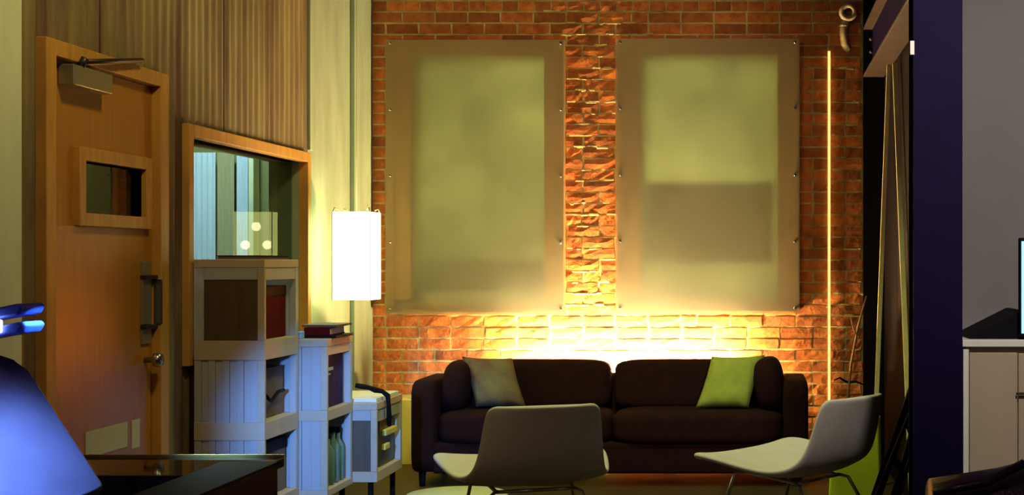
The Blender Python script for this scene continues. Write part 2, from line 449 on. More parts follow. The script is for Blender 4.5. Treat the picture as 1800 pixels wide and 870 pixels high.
# ---- left wall: slab around a doorway and a window, corrugated sheets, flat plaster
DY0, DY1, DZ = 4.835, 5.70, 1.975        # doorway
WY0, WY1, WZ0, WZ1 = 6.03, 7.55, 0.88, 1.80  # window hole
bm = bmesh.new()
Xa, Xb = XL - 0.16, XL
for (ya, yb, za, zb) in ((4.60, DY0, 0, ZT), (DY0, DY1, DZ, ZT), (DY1, WY0, 0, ZT), (WY0, WY1, 0, WZ0), (WY0, WY1, WZ1, ZT), (WY1, YB + .02, 0, ZT)):
    box(bm, (Xa, ya, za), (Xb, yb, zb))
wall_left = struct(finish('wall_left', bm, 'plaster'), 'left wall of corrugated sheet and pale plaster')
CY0, CY1 = 4.63, 7.66
edges = [CY0, 5.24, 5.86, 6.46, 7.06, CY1]
for k in range(5):
    ya, yb = edges[k], edges[k + 1]
    bm = bmesh.new(); n = int((yb - ya) / 0.0076); prev = None
    def col_ranges(y):
        if DY0 - .06 < y < DY1 + .06: return [(2.0, ZT)]
        if WY0 - .05 < y < WY1 + .05: return [(0, 0.85), (1.82, ZT)]
        return [(0, ZT)]
    for i in range(n):
        y0 = ya + (yb - ya) * i / n; y1 = ya + (yb - ya) * (i + 1) / n
        f = lambda y: XL + 0.014 + 0.005 * math.sin(2 * PI * y / 0.0762) + 0.003 * (k % 2)
        for za, zb in col_ranges((y0 + y1) / 2):
            q = [bm.verts.new(p) for p in ((f(y0), y0, za), (f(y1), y1, za), (f(y1), y1, zb), (f(y0), y0, zb))]
            bm.faces.new(q)
    bmesh.ops.remove_doubles(bm, verts=bm.verts[:], dist=0.0002)
    o = finish('corrugated_sheet', bm, 'corr', wall_left, True)
# nearer plaster pier and trim pieces
bm = bmesh.new(); box(bm, (XL - 0.16, 4.12, 0), (XL + 0.045, 4.615, ZT)); box(bm, (XL - 0.16, 2.0, 1.80), (XL + 0.045, 4.12, ZT))
struct(finish('wall_left_pier', bm, 'pale_plaster'), 'pale plaster pier at the left edge')
struct(bx('trim_1', (XL, 8.50, 0), (XL + 0.028, 8.905, ZT), 'plaster', bevel=0.005), 'flat batten in the corner beside the brick wall')
struct(bx('trim_2', (XL, 7.60, 0), (XL + 0.030, 7.69, ZT), 'plaster', bevel=0.004) if False else bx('trim_2', (XL, 7.64, 1.87), (XL + 0.032, 7.70, ZT), 'plaster', bevel=0.004), 'edge batten where the corrugated sheets end')

# ---- door_1
def estruct(name, label):
    e = bpy.data.objects.new(name, None); COL.objects.link(e); e['kind'] = 'structure'; e['label'] = label; return e
d1 = estruct('door_1', 'orange wooden door with small window in orange frame')
XF = XL + 0.047
fy0, fy1, fz = 4.775, 5.770, 2.027
bx('door_frame', (XL - .12, fy0, 0), (XF, DY0 + .008, fz), 'pine', d1, 0.003)
bx('door_frame', (XL - .12, DY1 - .008, 0), (XF, fy1, fz), 'pine', d1, 0.003)
bx('door_frame', (XL - .12, DY0 + .008, DZ - .004), (XF, DY1 - .008, fz), 'pine', d1, 0.003)
# leaf with a hole for the small window
gy0, gy1, gz0, gz1 = 5.09, 5.595, 1.445, 1.632
bm = bmesh.new(); xa, xb = XL - .035, XL + .010; ly0, ly1, lz = DY0 + .012, DY1 - .012, DZ - .008
for ya, yb, za, zb in ((ly0, gy0, .01, lz), (gy1, ly1, .01, lz), (gy0, gy1, .01, gz0), (gy0, gy1, gz1, lz)):
    box(bm, (xa, ya, za), (xb, yb, zb))
bmesh.ops.remove_doubles(bm, verts=bm.verts[:], dist=0.0005)
leaf = finish('door_leaf', bm, 'leaf', d1)
t = 0.048
for ya, yb, za, zb in ((gy0 - t, gy0, gz0 - t, gz1 + t), (gy1, gy1 + t, gz0 - t, gz1 + t), (gy0, gy1, gz0 - t, gz0), (gy0, gy1, gz1, gz1 + t)):
    bx('window_moulding', (XL - .05, ya, za), (XL + .032, yb, zb), 'pine', leaf, 0.003)
bx('window_pane', (XL - .016, gy0, gz0), (XL - .010, gy1, gz1), 'darkglass', leaf)
# door closer with arm
cl = bx('door_closer', (XL + .012, 4.92, 1.882), (XL + .070, 5.215, 1.955), 'steel', d1, 0.004)
tb('closer_arm', [(XL + .075, 4.99, 1.972), (XL + .068, 5.47, 2.045)], 0.009, 'dark_metal', d1)
tb('arm_pivot', [(XL + .055, 4.99, 1.95), (XL + .075, 4.99, 1.985)], 0.014, 'dark_metal', d1)
for zc in (1.785, 1.155, 0.35):
    bx('hinge', (XL + .006, DY0 + .003, zc - .06), (XL + .022, DY0 + .018, zc + .06), 'dark_metal', d1, 0.002)
# push plates, bars and knob
for za, zb in ((1.215, 1.272), (1.022, 1.205), (0.945, 1.005)):
    bx('push_plate', (XL + .009, 5.585, za), (XL + .019, 5.668, zb), 'steel', leaf, 0.002)
for zc in (1.209, 1.012):
    bx('plate_bar', (XL + .010, 5.582, zc - .008), (XL + .034, 5.705, zc + .008), 'dark_metal', leaf, 0.002)
bx('strike_plate', (XL + .02, 5.688, 1.02), (XL + .0485, 5.702, 1.20), 'chrome', d1, 0.001)
bm = bmesh.new(); lathe(bm, [(0.012, 0), (0.012, .03), (0.026, .038), (0.030, .055), (0.022, .068), (0.004, .072)], seg=16)
bm.transform(Matrix.Translation((XL + .010, 5.625, .882)) @ Matrix.Rotation(PI / 2, 4, 'Y'))
finish('door_knob', bm, 'chrome', leaf, True)
# dark room behind the door window
struct(bx('wall_lobby', (XL - .9, 4.7, 0), (XL - .8, 8.0, ZT), 'olive'), 'dim wall seen through the small door window')
pn = tag(bx('paper_notice', (XL + .0105, 5.126, .560), (XL + .0125, 5.465, .655), 'paper'), 'wide pale paper sheet stuck low on the orange door', 'paper')
ps = tag(bx('paper_strip', (XL + .0105, 5.505, .545), (XL + .0125, 5.575, .655), 'paper'), 'narrow pale paper strip beside the wide sheet on the door', 'paper')

# ---- door_2: jamb at the left border
d2 = estruct('door_2', 'edge of a second doorway with orange frame at the left border')
bx('door_frame', (XL - .16, 4.09, 0), (XL + .08, 4.19, 1.835), 'pine', d2, 0.003)
bx('door_frame', (XL - .16, 3.0, 1.765), (XL + .08, 4.09, 1.835), 'pine', d2, 0.003)
bx('door_leaf', (XL - .15, 3.0, 0), (XL - .10, 4.09, 1.765), 'dark_wood', d2)

# ---- window_1
w1 = estruct('window_1', 'interior window with orange wooden frame in the left wall')
wy0, wy1, wz0, wz1 = 5.974, 7.610, .83, 1.852
t = 0.052
bx('window_frame', (XL - .13, wy0, wz0), (XF, wy0 + t, wz1), 'pine', w1, 0.003)
bx('window_frame', (XL - .13, wy1 - t, wz0), (XF, wy1, wz1), 'pine', w1, 0.003)
bx('window_frame', (XL - .13, wy0 + t, wz1 - t), (XF, wy1 - t, wz1), 'pine', w1, 0.003)
bx('window_frame', (XL - .13, wy0 + t, wz0), (XF, wy1 - t, wz0 + t), 'pine', w1, 0.003)
bx('window_pane', (XL - .040, wy0 + t, wz0 + t), (XL - .035, wy1 - t, wz1 - t), 'glass', w1)
# room beyond the window
bm = bmesh.new(); box(bm, (-5.2, 9.9, 0), (XL - .16, 10.0, ZT)); box(bm, (-5.2, 8.2, 0), (-5.1, 9.9, ZT))
struct(finish('wall_far_room', bm, 'darkgreen'), 'dark green wall of the room beyond the window')
cz = Z_(268, 9.8)
ct = estruct('window_2', 'pale curtained window in the room beyond the left window')
for ua, ub, m in ((330, 379, 'curtain'), (382, 412, 'olive'), (416, 436, 'curtain')):
    x0, x1 = X_(ua, 9.8), X_(ub, 9.8)
    bm = bmesh.new(); n = 24
    vs = [(bm.verts.new((x0 + (x1 - x0) * i / n, 9.80 + 0.012 * math.sin(i * 1.3), 0.2)), bm.verts.new((x0 + (x1 - x0) * i / n, 9.80 + 0.012 * math.sin(i * 1.3), cz))) for i in range(n + 1)]
    for a, b in zip(vs, vs[1:]): bm.faces.new((a[0], b[0], b[1], a[1]))
    bmesh.ops.solidify(bm, geom=bm.faces[:], thickness=0.01)
    finish('curtain_panel', bm, m, ct, True)
bx('window_casing', (X_(440, 9.8), 9.76, 0.2), (X_(449, 9.8), 9.88, cz + .03), 'plaster', ct, 0.004)
lamp('far_room_light', 'POINT', (-3.5, 8.9, 2.6), 210, (0.72, 0.9, 1.0), 0.12)

# ---- right side: dark pilaster, partition, beam, column, grey wall
struct(bx('wall_pilaster', (XR, YB - .03, 0), (0.80, YB + .3, ZT), 'dark_wood'), 'dark brown pilaster closing the brick wall')
struct(bx('wall_right', (0.80, 6.25, 0), (0.86, YB + .3, ZT), 'dark_wood'), 'dark partition running from the pilaster to the column')
bt = thing('steel_beam', 'rusty steel beam running overhead from brick wall to navy column', 'beam', (XR + .065, 7.4, 2.42))
Zb0, Zb1 = 2.425, 2.735
bx('bottom_flange', (XR, 6.00, Zb0), (XR + .13, YB - .03, Zb0 + .016), 'rust', bt, .002)
bx('top_flange', (XR, 6.00, Zb1 - .016), (XR + .13, YB - .03, Zb1), 'rust', bt, .002)
bx('web', (XR + .055, 6.00, Zb0 + .016), (XR + .075, YB - .03, Zb1 - .016), 'navy', bt)
bx('end_plate', (XR + .002, YB - .05, Zb0 + .016), (XR + .054, YB - .035, Zb1 - .016), 'blackmatte', bt)
for zc in (2.50, 2.58, 2.66):
    tb('bolt', [(XR + .045, YB - .075, zc), (XR + .045, YB - .045, zc)], .012, 'rust', bt)
ct_ = thing('steel_column', 'dark navy steel column standing right of the dark partition', 'column', (0.751, 5.98, 0))
cx0, cx1 = X_(1606, 5.9), X_(1692, 5.9)
bx('front_flange', (cx0, 5.90, 0), (cx1, 5.92, ZT), 'navy', ct_, .002)
bx('rear_flange', (cx0, 6.08, 0), (cx1, 6.10, ZT), 'navy', ct_, .002)
bx('web', ((cx0 + cx1) / 2 - .008, 5.92, 0), ((cx0 + cx1) / 2 + .008, 6.08, ZT), 'navy', ct_)
bx('base_plate', (cx0 - .04, 5.85, 0), (cx1 + .04, 6.15, .02), 'navy', ct_, .002)
tag(bx('white_tag', (X_(1600, 5.89), 5.885, Z_(96, 5.89)), (X_(1607, 5.89), 5.899, Z_(72, 5.89)), 'white'), 'tiny white tag on the left edge of the navy column', 'tag')
struct(bx('wall_far_right', (0.86, 7.30, 0), (3.2, 7.40, ZT), 'grey_wall'), 'grey painted wall behind the beige cabinet')
# cabinet and worktop
cf = 6.60; ck0 = X_(1693, cf)
cb = thing('base_cabinet', 'beige base cabinet under white worktop at the right edge', 'cabinet', (1.6, 6.9, 0))
bx('body', (ck0 + .005, cf + .022, 0.06), (2.4, 7.29, .874), 'cab', cb, .002)
bx('plinth', (ck0 + .02, cf + .06, 0), (2.4, 7.28, .06), 'blackmatte', cb)
bx('end_panel', (ck0, cf - .004, 0.06), (ck0 + .026, cf + .022, .874), 'white', cb, .002)
dr = bx('door', (ck0 + .030, cf, .10), (ck0 + .252, cf + .020, .848), 'cab', cb, .003)
dd = bx('door', (ck0 + .257, cf, .10), (ck0 + .70, cf + .020, .845), 'cab', cb, .003)
tb('handle', [(X_(1785, cf), cf - .02, Z_(691, cf)), (X_(1785, cf) + .12, cf - .02, Z_(691, cf))], .006, 'rust', dd)
tag(bx('worktop', (ck0 - .005, cf - .02, .876), (2.4, 7.295, .908), 'white', bevel=.003), 'white worktop lying on the beige cabinet', 'worktop')
# black wedge console and monitor on the worktop
bm = bmesh.new()
xa, xb = X_(1699, 6.75), X_(1797, 6.75)
prism(bm, [(xa, 6.66, .909), (xb, 6.66, .909), (xb, 6.66, Z_(546, 6.66)), (xb - .02, 6.66, Z_(546, 6.66)), (xa, 6.66, .918)], (0, .42, 0))
wd = thing('sloped_console', 'black wedge-shaped console sloping up on the white worktop', 'console', (xa + .1, 6.87, .909))
finish('console_body', bm, 'blackmatte', wd, bevel=.003)
bx('console_foot', (xa + .02, 6.70, .9085), (xa + .06, 7.0, .912), 'blackmatte', wd)
mn = thing('computer_monitor', 'glowing pale blue monitor at the right edge on the worktop', 'monitor', (1.55, 6.95, .908))
ma = X_(1791, 6.62)
bx('bezel', (ma, 6.60, Z_(592, 6.6) + .0), (ma + .56, 6.64, Z_(418, 6.6)), 'blackmatte', mn, .004)
bx('screen', (ma + .008, 6.592, Z_(586, 6.6)), (ma + .55, 6.599, Z_(424, 6.6)), 'screen', mn)
bx('stand', (ma + .22, 6.63, .909), (ma + .32, 6.66, 1.1), 'blackmatte', mn, .004)
bx('foot', (ma + .15, 6.6, .909), (ma + .39, 6.8, .918), 'blackmatte', mn, .002)

# ================================================================== FROSTED PANELS
for i, (x0, x1, z0, z1) in enumerate(P):
    yf = YB - 0.075
    e = thing('frosted_panel', ['left frosted acrylic panel, greener one nearer the lantern, screwed to brick wall',
                                'right frosted acrylic panel, greyer one above the lime cushion, on brick wall'][i], 'panel',
              ((x0 + x1) / 2, yf, z0), 0, 'frosted panels over the windows')
    bx('acrylic_sheet', (x0, yf - .006, z0), (x1, yf, z1), 'frosted', e, .0015, 1)
    for xa in (x0 + .012, x1 - .052):
        bx('batten', (xa, yf + .001, z0 + .01), (xa + .040, YB - .008, z1 - .01), 'pine', e)
    bx('light_stop', (x0 + .055, yf + .004, z0 + .012), (x1 - .055, YB - .010, z0 + .030), 'cream', e)  # added strip that keeps tube light out of the window recess
    for lo, hi in (((x0 + .055, z0 + .09), (x0 + .155, z1 - .095)), ((x1 - .135, z0 + .09), (x1 - .055, z1 - .095)), ((x0 + .055, z1 - .094), (x1 - .055, z1 - .01))):
        bx('casing_board', (lo[0], yf + .010, lo[1]), (hi[0], yf + .024, hi[1]), 'pine', e)
    for s_ in (x0 + .03, x1 - .03):
        for k in range(5):
            zc = z0 + .035 + (z1 - z0 - .06) * k / 4
            bm = bmesh.new(); lathe(bm, [(.009, 0), (.009, .004), (.006, .007), (.001, .008)], seg=10)
            bm.transform(Matrix.Translation((s_, yf - .006, zc)) @ Matrix.Rotation(PI / 2, 4, 'X'))
            finish('screw', bm, 'chrome', e, True)

# rope light up the brick, and old pipe fitting near the top
rl = thing('rope_light', 'thin glowing amber rope light running up the brick wall', 'rope light', (wx(1457), YB - .03, wz(700)))
tb('light_tube', [(wx(1457), YB - .026, wz(705)), (wx(1457), YB - .026, wz(91))], .0085, 'rope_glow', rl, 8)
for k in range(6):
    zc = wz(120 + 105 * k)
    bx('clip', (wx(1457) - .018, YB - .020, zc - .004), (wx(1457) + .018, YB + .004, zc + .004), 'cream', rl)
pf = thing('pipe_fitting', 'old cream pipe fitting with round mouth on the upper brick wall', 'pipe', (wx(1490), YB - .05, wz(75)))
def ringtube(name, c, r0, r1, d, m, parent):
    bm = bmesh.new(); lathe(bm, [(r1 * .55, 0), (r1 * .55, d * .7), (r0, d * .7), (r0 * 1.0, d), (r1, d), (r1 * 1.05, d * .6), (r1 * .95, 0)], seg=20)
    bm.transform(Matrix.Translation(c) @ Matrix.Rotation(PI / 2, 4, 'X')); return finish(name, bm, m, parent, True)
ringtube('flange', (wx(1490), YB + .005, wz(24)), .026, .056, .07, 'cream', pf)
tb('pipe', [(wx(1486), YB - .035, wz(36)), (wx(1483), YB - .036, wz(50)), (wx(1482), YB - .037, wz(62)), (wx(1484), YB - .030, wz(78)), (wx(1490), YB + .005, wz(86))], .026, 'cream', pf, 12)
bm = bmesh.new(); lathe(bm, [(.028, 0), (.028, .015), (.019, .02), (.019, .03)], seg=16); bm.transform(Matrix.Translation((wx(1483), YB - .036, wz(49))))
finish('collar', bm, 'cream', pf, True)

# ================================================================== SOFA
SX0, SX1 = -1.952, 0.294; SF, SBK = 7.99, 8.66
sf = thing('sofa', 'dark maroon two-seat sofa with bolsters in front of the glowing brick wall', 'sofa', ((SX0 + SX1) / 2, 8.3, 0))
aw = 0.145
def cush(name, lo, hi, m=None, p=5, parent=sf, rot=None):
    c = (Vector(lo) + Vector(hi)) / 2
    mt = Matrix.Translation(c)
    if rot: mt = mt @ Matrix.Rotation(rot[1], 4, rot[0])
    return puff(name, [b - a for a, b in zip(lo, hi)], m or 'sofa', parent, mt, p)
cush('arm', (SX0, SF, .075), (SX0 + aw, SBK, .60), p=9)
cush('arm', (SX1 - aw, SF, .075), (SX1, SBK, .60), p=9)
bx('base', (SX0 + aw - .02, SF + .02, .075), (SX1 - aw + .02, SBK, .25), 'sofa', sf, .015)
bx('back_frame', (SX0 + aw - .02, SBK - .13, .25), (SX1 - aw + .02, SBK, .60), 'sofa', sf, .03, 3)
xm = X_(1079, 8.2)
cush('seat_cushion', (SX0 + aw, SF - .01, .235), (xm, 8.42, .425), p=6)
cush('seat_cushion', (xm, SF - .01, .235), (SX1 - aw, 8.42, .425), p=6)
xg = X_(1078, 8.45)
cush('back_cushion', (SX0 + aw + .05, 8.34, .40), (xg - .011, 8.57, .692), p=7, rot=('X', -.06))
cush('back_cushion', (xg + .013, 8.34, .40), (SX1 - aw - .05, 8.57, .692), p=7, rot=('X', -.06))
cush('bolster', (SX0 + aw - .01, 8.09, .405), (SX0 + aw + .155, 8.52, .695), p=3.2, rot=('Y', .14))
cush('bolster', (SX1 - aw - .165, 8.09, .405), (SX1 - aw + .015, 8.52, .715), p=3.2, rot=('Y', -.14))
for lx in (SX0 + .06, SX1 - .06):
    for ly in (SF + .06, SBK - .06):
        tb('leg', [(lx, ly, 0), (lx, ly, .08)], [.016, .022], 'blackmatte', sf)
# throw pillows
sh = Matrix.Identity(4); sh[0][2] = -0.34
mt = Matrix.Translation((X_(868, 8.22), 8.235, .572)) @ Matrix.Rotation(-.34, 4, 'X') @ sh @ Matrix.Rotation(.12, 4, 'Z')
tag(pillow('throw_pillow', .29, .30, .12, 'pillow_sage', None, mt), 'sage and brown throw pillow leaning at the sofa\'s left end', 'pillow')
sh = Matrix.Identity(4); sh[0][2] = 0.30
mt = Matrix.Translation((X_(1283, 8.2), 8.215, .575)) @ Matrix.Rotation(-.34, 4, 'X') @ sh @ Matrix.Rotation(-.10, 4, 'Z')
tag(pillow('throw_pillow', .31, .315, .12, 'pillow_lime', None, mt), 'lime green throw pillow leaning at the sofa\'s right end', 'pillow')
# wall-wash tube lamp behind the sofa
tl = thing('tube_lamp', 'glowing warm tube lamp hidden behind the maroon sofa', 'lamp', (-.87, 8.80, 0))
tb('tube', [(-1.50, 8.735, .585), (-.16, 8.735, .585)], .016, 'tube_glow', tl, 10)
bx('batten', (-1.54, 8.715, .52), (-.12, 8.755, .562), 'white', tl, .004)
for xx in (-1.52, -.14): bx('end_cap', (xx - .02, 8.715, .55), (xx + .02, 8.755, .61), 'white', tl, .003)
for xx in (-1.2, -.55): bx('stand', (xx - .015, 8.72, 0), (xx + .015, 8.75, .52), 'dark_metal', tl)

# ================================================================== LOUNGE CHAIRS
def chair(label, loc, rz):
    e = thing('lounge_chair', label, 'chair', loc, rz, 'pale shell lounge chairs', local=True)
    prof = [(.36, .342, .30), (.347, .358, .365), (.30, .362, .400), (.20, .346, .400), (.08, .316, .380), (-.05, .292, .350), (-.13, .302, .318),
            (-.195, .335, .296), (-.242, .392, .280), (-.280, .470, .268), (-.308, .545, .260), (-.330, .605, .252), (-.343, .642, .243), (-.350, .660, .215)]
    n = 14; bm = bmesh.new(); g = []
    for k, (y, z, hw) in enumerate(prof):
        s = k / (len(prof) - 1); back = min(1, max(0, (s - .5) / .3))
        rowv = []
        for i in range(n + 1):
            a = -1 + 2 * i / n
            lift = abs(a) ** 2.6
            rowv.append(bm.verts.new((a * hw, y + back * .050 * lift, z + (1 - back) * .035 * lift * (.4 + .6 * min(1, s * 3)))))
        g.append(rowv)
    for a, b in zip(g, g[1:]):
        for i in range(n): bm.faces.new((a[i], a[i + 1], b[i + 1], b[i]))
    o = finish('shell', bm, 'shell', e, True)
    sd = o.modifiers.new('solid', 'SOLIDIFY'); sd.thickness = .030; sd.offset = 0
    ss = o.modifiers.new('sub', 'SUBSURF'); ss.levels = 2; ss.render_levels = 2
    # welted rim
    rim = [g_ for g_ in []]
    for sx in (-1, 1):
        tb('leg', [(sx * .20, .16, .305), (sx * .23, .20, .292), (sx * .27, .30, .005)], .0085, 'chrome', e)
        tb('leg', [(sx * .17, -.10, .268), (sx * .20, -.14, .256), (sx * .26, -.27, .005)], .0085, 'chrome', e)
        tb('side_rail', [(sx * .20, .17, .298), (sx * .17, -.10, .264)], .0085, 'chrome', e)
    tb('cross_rail', [(-.20, .16, .298), (.20, .16, .298)], .0085, 'chrome', e)
    tb('cross_rail', [(-.17, -.10, .264), (.17, -.10, .264)], .0085, 'chrome', e)
    return e
chair('pale shell lounge chair seen from behind, in front of the maroon sofa', (-1.010, 6.36, 0), math.radians(20))
chair('pale shell lounge chair in profile at the sofa\'s right end', (.200, 6.64, 0), math.radians(53))

# round low table / pouf between chair and sofa
pf_ = thing('round_stool', 'low round pale green stool on the floor behind the near lounge chair', 'stool', (X_(803, 7.05), 7.05, 0))
bm = bmesh.new(); lathe(bm, [(.20, .092), (.235, .097), (.25, .105), (.25, .113), (.243, .121), (.02, .122)], (X_(803, 7.05), 7.05, 0), 40); finish('top', bm, 'pouf', pf_, True)
bm = bmesh.new(); lathe(bm, [(.17, 0), (.18, .02), (.19, .091)], (X_(803, 7.05), 7.05, 0), 32); finish('body', bm, 'pouf', pf_, True)

# lime bag behind the right chair
lb = thing('felt_bag', 'lime green felt bag standing behind the right lounge chair', 'bag', (X_(1500, 7.2), 7.2, 0))
bm = bmesh.new()
ub = [(1452, 885), (1548, 905), (1543, 735), (1500, 770), (1452, 800)]
prism(bm, [Vector((X_(u, 7.16), 7.16, max(0.001, Z_(v, 7.16)))) for u, v in [(1455, 920), (1550, 920), (1545, 734), (1525, 742), (1462, 752)]], (0.02, .16, -.0))
finish('body', bm, 'lime', lb, bevel=.012, seg=3, smooth=False)
tb('strap', [(X_(1475, 7.15), 7.15, .40), (X_(1480, 7.15), 7.14, .48), (X_(1515, 7.15), 7.14, .49), (X_(1522, 7.15), 7.15, .41)], .008, 'lime', lb)

# ================================================================== SHELF STACKS
def shelf(label, y0, y1, xr, ztop, opens, zbot, endm, slabh=.036):
    x0 = XL + .055
    e = thing('cube_shelf', label, 'shelf', ((x0 + xr) / 2, (y0 + y1) / 2, 0), 0, 'stepped cube shelves along the left wall')
    t = .020
    bx('top_board', (x0, y0, ztop - slabh), (xr, y1, ztop), 'ply', e, .003)
    levels = [(ztop - slabh)] + [None] * 0
    for k, (za, zb) in enumerate(opens):       # opening from zb(low) to za(high)
        nxt = opens[k + 1][0] if k + 1 < len(opens) else zbot
        bx('shelf_board', (x0, y0 + .001, nxt), (xr, y1 - .001, zb), 'ply', e, .002)
        top = ztop - slabh if k == 0 else opens[k - 1][1]
        if k == 0: bx('fascia', (xr - .022, y0 + t, za), (xr - .004, y1 - t, top), 'poly', e)
        # posts of the open face
        bx('post', (xr - .030, y0, zb), (xr, y0 + t, top if k == 0 else za), 'ply', e, .002)
        bx('post', (xr - .030, y1 - .035, zb), (xr - .001, y1, top if k == 0 else za), 'poly', e, .002)
        bx('back_panel', (x0, y0 + t, zb), (x0 + .006, y1 - .012, za), 'poly', e)
        bx('far_panel', (x0, y1 - .010, zb), (xr - .030, y1, top if k == 0 else za), 'poly', e)
        # ribbed end panel towards the camera
        zt_ = top if k == 0 else za
        if endm[k] == 'poly':
            bm = bmesh.new(); n = 9; wv = (xr - .030 - x0) / n
            for i in range(n):
                off = .004 * (i % 2)
                box(bm, (x0 + wv * i + .001, y0 + .004 + off, zb), (x0 + wv * (i + 1) - .001, y0 + .012 + off, zt_))
            finish('ribbed_panel', bm, 'poly', e)
        elif endm[k]:
            bx('side_strip', (x0, y0 + .002, zb), (x0 + .040, y0 + .014, zt_), 'poly', e, .001)
            bx('side_panel', (x0 + .042, y0 + .006, zb), (xr - .031, y0 + .012, zt_ - (.05 if k == 0 else 0)), endm[k], e)
            if k == 0: bx('top_strip', (x0 + .042, y0 + .002, zt_ - .049), (xr - .031, y0 + .012, zt_), 'poly', e)
    for lx in (x0 + .03, xr - .04):
        for ly in (y0 + .04, y1 - .04):
            tb('leg', [(lx, ly, 0), (lx, ly, zbot)], .014, 'blackmatte', e)
    return e
XA, XB_, XC = -2.076, -1.948, -1.833
shelf('tallest cube shelf, three cubes high with dark end panel, under the window', 6.00, 6.447, XA, 1.280, [(1.193, .936), (.854, .590), (.515, .250)], .200, ['polydark', 'poly', 'poly'])
shelf('middle cube shelf, two cubes high, with pale blue-lit end panel', 6.452, 6.859, XB_, .919, [(.844, .594), (.546, .232)], .200, ['poly', 'poly'])
shelf('lowest cube shelf, one cube high, nearest the brick wall', 6.864, 7.356, XC, .588, [(.495, .255)], .205, ['polydark'])
# contents of the shelves
bk = thing('storage_box', 'dark red box inside the top cube of the tallest shelf', 'box', (-2.2, 6.23, .937))
bx('box_body', (-2.34, 6.04, .937), (-2.115, 6.39, 1.16), 'red', bk, .004); bx('box_lid', (-2.342, 6.038, 1.12), (-2.113, 6.392, 1.165), 'blackmatte', bk, .003)
bk = thing('storage_box', 'brown card box inside the second cube of the tallest shelf', 'box', (-2.2, 6.23, .591))
bx('box_body', (-2.34, 6.05, .591), (-2.13, 6.40, .80), 'brown', bk, .004); bx('box_flap', (-2.342, 6.048, .80), (-2.128, 6.402, .806), 'brown', bk)
tag(tb('loose_cable', [(-2.105, 6.05, .72), (-2.10, 6.12, .68), (-2.105, 6.17, .665), (-2.10, 6.24, .70), (-2.105, 6.33, .70)], .008, 'blackmatte'), 'short black cable hanging before the brown box on the tallest shelf', 'cable')
bk = thing('storage_box', 'brown box with black lid inside the bottom cube of the tallest shelf', 'box', (-2.2, 6.23, .251))
bx('box_body', (-2.34, 6.05, .251), (-2.12, 6.40, .44), 'brown', bk, .004); bx('box_lid', (-2.342, 6.048, .44), (-2.115, 6.402, .49), 'blackmatte', bk, .004)
bk = thing('record_sleeve', 'dark blue printed sleeve facing out of the middle shelf', 'sleeve', (-1.99, 6.66, .595))
bx('cover', (-1.99, 6.485, .595), (-1.984, 6.815, .835), 'inkblue', bk)
bx('title_line', (-1.9835, 6.50, .765), (-1.9825, 6.66, .780), 'skyblue', bk)
bx('title_line', (-1.9835, 6.52, .745), (-1.9825, 6.62, .752), 'skyblue', bk)
# bottles in the lower middle cube
for i, (yy, m, hh) in enumerate(((6.53, 'red', .17), (6.62, 'teal', .22), (6.70, 'teal', .24), (6.78, 'teal', .23))):
    bt_ = thing('bottle', ['short dark red bottle', 'first teal bottle after the red one', 'tallest teal bottle in the middle', 'teal bottle farthest from the red one'][i] + ' in the lower cube of the middle shelf', 'bottle', (-2.0, yy, .233), 0, 'bottles in the middle shelf')
    bm = bmesh.new(); lathe(bm, [(.03, .233), (.034, .24), (.034, .233 + hh * .7), (.014, .233 + hh * .85), (.014, .233 + hh)], (-2.0, yy, 0), 14); finish('glass_body', bm, m, bt_, True)
    bm = bmesh.new(); lathe(bm, [(.016, .233 + hh - .005), (.016, .233 + hh + .018)], (-2.0, yy, 0), 12); finish('cap', bm, 'blackmatte', bt_, True)
bk = thing('book', 'thin dark book lying flat on the tallest shelf top', 'book', (-2.2, 6.25, 1.281))
bx('cover', (-2.30, 6.06, 1.2805), (-2.11, 6.42, 1.2835), 'brown', bk); bx('pages', (-2.297, 6.064, 1.2835), (-2.115, 6.416, 1.294), 'brown', bk); bx('cover', (-2.30, 6.06, 1.294), (-2.11, 6.42, 1.297), 'blackmatte', bk)
# books on the middle shelf
def book(label, lo, hi, cm):
    c = thing('book', label, 'book', ((lo[0] + hi[0]) / 2, (lo[1] + hi[1]) / 2, lo[2]), 0, 'books on the middle shelf')
    bx('cover', lo, (hi[0], hi[1], lo[2] + .004), cm, c); bx('cover', (lo[0], lo[1], hi[2] - .004), hi, cm, c)
    bx('pages', (lo[0] + .004, lo[1] + .004, lo[2] + .004), (hi[0] - .004, hi[1] - .004, hi[2] - .004), 'paper', c)
    bx('spine', (lo[0], lo[1] - .003, lo[2]), (hi[0], lo[1] + .001, hi[2]), cm, c)
book('black-covered book at the bottom of the pile on the middle shelf', (X_(540, 6.6), 6.52, .9195), (X_(600, 6.6), 6.80, .931), 'blackmatte')
book('dark red book in the pile on the middle shelf', (X_(543, 6.6), 6.53, .932), (X_(588, 6.6), 6.77, .968), 'red')
book('tan book topping the pile on the middle shelf', (X_(536, 6.6), 6.56, .969), (X_(597, 6.6), 6.80, .979), 'brown')
tag(bx('blue_box', (X_(526, 6.5), 6.47, .920), (X_(533, 6.5), 6.52, .952), 'skyblue', bevel=.003), 'tiny sky blue box beside the books on the middle shelf', 'box')
tag(bx('storage_tub', (-2.32, 6.49, .235), (-2.05, 6.80, .36), 'violet', bevel=.01), 'violet plastic tub at the bottom of the middle shelf', 'tub')
tag(bx('blue_binder', (X_(541, 6.47), 6.475, .596), (X_(561, 6.47), 6.78, .775), 'skyblue', bevel=.004), 'sky blue binder standing inside the middle shelf\'s upper cube', 'binder')
